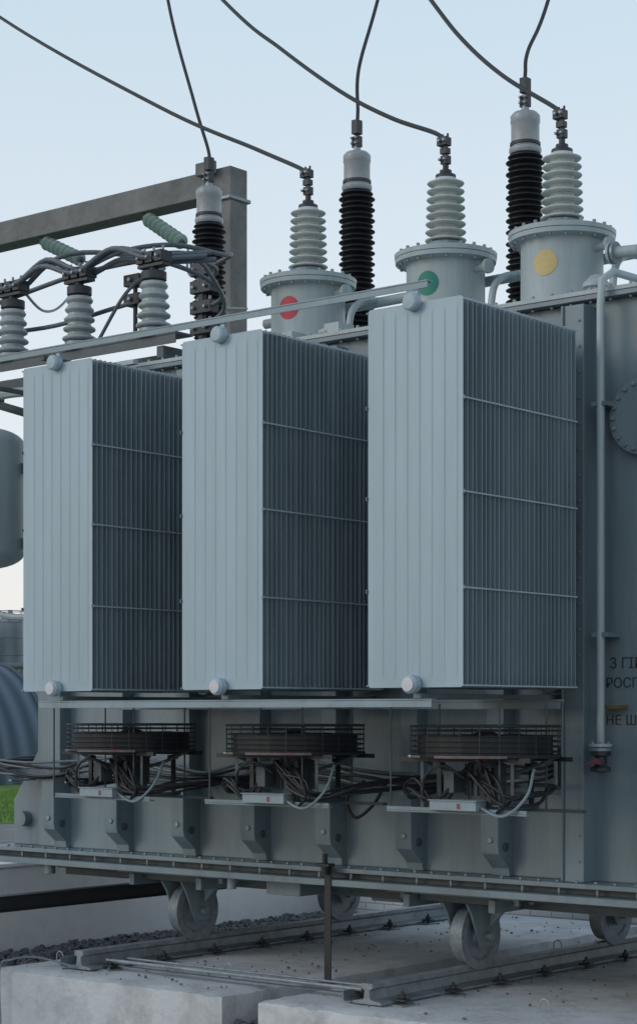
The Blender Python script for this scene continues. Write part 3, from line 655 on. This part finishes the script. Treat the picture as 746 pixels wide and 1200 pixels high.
# ------------------------------------------------------------------ land
b=Bld(); S=1500
b.add([(-S,-S,GZ),(S,-S,GZ),(S,S,GZ),(-S,S,GZ)],[(0,1,2,3)],'ground_gravel'); b.obj('ground')
yard=Vector((6.904,-9.855,0)); vdir=Vector((-0.6336,0.7735,0)); rdir=Vector((0.7737,0.6337,0))
def W2(xc,yc,z): p=yard+vdir*yc+rdir*xc; return Vector((p.x,p.y,z))
b=Bld(); g=GZ+0.004; b.add([W2(-60,44,g),W2(60,44,g),W2(60,400,g),W2(-60,400,g)],[(0,1,2,3)],'grass')
b.add([W2(-12,24,g),W2(-1.5,26,g),W2(-1.5,31,g),W2(-12,30,g)],[(0,1,2,3)],'grass')
b.obj('grass')
b=Bld()
for i in range(9000):
    if i<6000: p=W2(random.uniform(-10,-5),random.uniform(44.0,64),g)
    else: p=W2(random.uniform(-6,-2.5),random.uniform(25.5,30),g)
    a=random.uniform(0,3.14); h=random.uniform(0.06,0.2); w=0.012; dx,dy=math.cos(a)*w,math.sin(a)*w
    b.add([(p.x-dx,p.y-dy,p.z),(p.x+dx,p.y+dy,p.z),(p.x+random.uniform(-.05,.05),p.y+random.uniform(-.05,.05),p.z+h)],[(0,1,2)],'grass_blade')
b.obj('grass_tufts')
b=Bld(); n=28; Rw=6.2; Rh=4.45; L=34
V=[];F=[]
for j in range(2):
    for i in range(n+1):
        t=math.pi*i/n; V.append((Rw*math.cos(t),L*j,Rh*math.sin(t)))
for i in range(n): F.append((i,i+1,n+2+i,n+1+i))
F.append(tuple(range(n,-1,-1))); F.append(tuple(range(n+1,2*n+2)))
b.add(V,F,'hangar_sheet')
for j in range(0,L,2): b.tube([((Rw+.02)*math.cos(math.pi*i/n),j+0.02,(Rh+.02)*math.sin(math.pi*i/n)) for i in range(n+1)],0.07,'hangar_sheet',n=5,spline=False)
b.bx(-1.8,1.8,L-0.02,L+0.05,0,2.8,'silo_metal')
for x in (-1.9,1.8): b.bx(x,x+0.1,L-0.03,L+0.08,0,2.9,'wall_white')
o=b.obj('arched_hangar'); o.location=W2(-12.6,74,GZ+0.01); o.rotation_euler=(0,0,rad(39.3+120))
for k in range(5):
    b=Bld(); b.rev((0,0,0),[(1.25,0),(1.25,10.3),(1.3,10.35),(0.2,11.2),(0.2,11.4)],'silo_metal',n=24)
    for z in (1.5,3,4.5,6,7.5,9): b.ring((0,0,z),1.27,0.04,'silo_metal',n=24,k=4)
    b.ring((0,0,11.3),1.25,0.03,'clamp',n=20,k=4)
    for q in range(8): b.cyl((1.25*math.cos(q*.785),1.25*math.sin(q*.785),10.3),(1.25*math.cos(q*.785),1.25*math.sin(q*.785),11.3),0.03,'clamp',n=4)
    o=b.obj('grain_silo'); o.location=W2(-34.6+k*2.75,160+ (k%2)*3,GZ)
b=Bld(); q0=W2(-26,110,2.6); q1=W2(-4,110,2.6); b.tube([q0+Vector((0,0,2.2)),q1+Vector((0,0,2.2))],0.2,'wire_grey',spline=False)
for t in (0,.2,.4,.6,.8,1): q=q0.lerp(q1,t); b.cyl((q.x,q.y,GZ),(q.x,q.y,4.8),0.12,'wire_grey')
b.obj('pipe_rack')

# ------------------------------------------------------------------ world, sun, camera
w=bpy.data.worlds.new("World"); scene.world=w; w.use_nodes=True; nt=w.node_tree; N=nt.nodes
for n_ in list(N): N.remove(n_)
EL=rad(14); AZ=rad(212)
sky=N.new("ShaderNodeTexSky"); sky.sky_type='NISHITA'; sky.sun_disc=False; sky.sun_elevation=EL; sky.sun_rotation=AZ; sky.air_density=1.0; sky.dust_density=0.6; sky.ozone_density=2.0
bg1=N.new("ShaderNodeBackground"); bg1.inputs['Strength'].default_value=0.05; nt.links.new(sky.outputs[0],bg1.inputs[0])
tc=N.new("ShaderNodeTexCoord"); sp=N.new("ShaderNodeSeparateXYZ"); nt.links.new(tc.outputs['Generated'],sp.inputs[0])
cr=N.new("ShaderNodeValToRGB"); nt.links.new(sp.outputs[2],cr.inputs[0])
e=cr.color_ramp.elements; e[0].position=0.0; e[0].color=(0.76,0.68,0.69,1); e[1].position=0.36; e[1].color=(0.565,0.675,0.73,1)
x=e.new(0.16); x.color=(0.71,0.725,0.745,1); x=e.new(0.6); x.color=(0.38,0.46,0.52,1); x=e.new(1.0); x.color=(0.24,0.31,0.38,1)
bg2=N.new("ShaderNodeBackground"); bg2.inputs['Strength'].default_value=0.95; nt.links.new(cr.outputs[0],bg2.inputs[0])
ad=N.new("ShaderNodeAddShader"); nt.links.new(bg1.outputs[0],ad.inputs[0]); nt.links.new(bg2.outputs[0],ad.inputs[1])
out=N.new("ShaderNodeOutputWorld"); nt.links.new(ad.outputs[0],out.inputs[0])
sl=bpy.data.lights.new('sun','SUN'); sl.energy=0.55; sl.angle=rad(25); sl.color=(1.0,0.96,0.92)
so=bpy.data.objects.new('sun',sl); scene.collection.objects.link(so)
d=Vector((math.sin(AZ)*math.cos(rad(24)),math.cos(AZ)*math.cos(rad(24)),math.sin(rad(24))))
so.rotation_euler=d.to_track_quat('Z','Y').to_euler(); so.location=(-5,-20,20)
cam=bpy.data.cameras.new('camera'); co=bpy.data.objects.new('camera',cam); scene.collection.objects.link(co)
co.location=(6.904,-9.855,CH); co.rotation_euler=(rad(90),0,rad(39.32))
cam.sensor_fit='VERTICAL'; cam.sensor_height=36; cam.sensor_width=24; cam.lens=66.9; cam.shift_y=0.1967; cam.clip_end=4000; cam.clip_start=0.1
scene.camera=co
scene.view_settings.view_transform='Standard'; scene.view_settings.look='None'; scene.view_settings.exposure=0
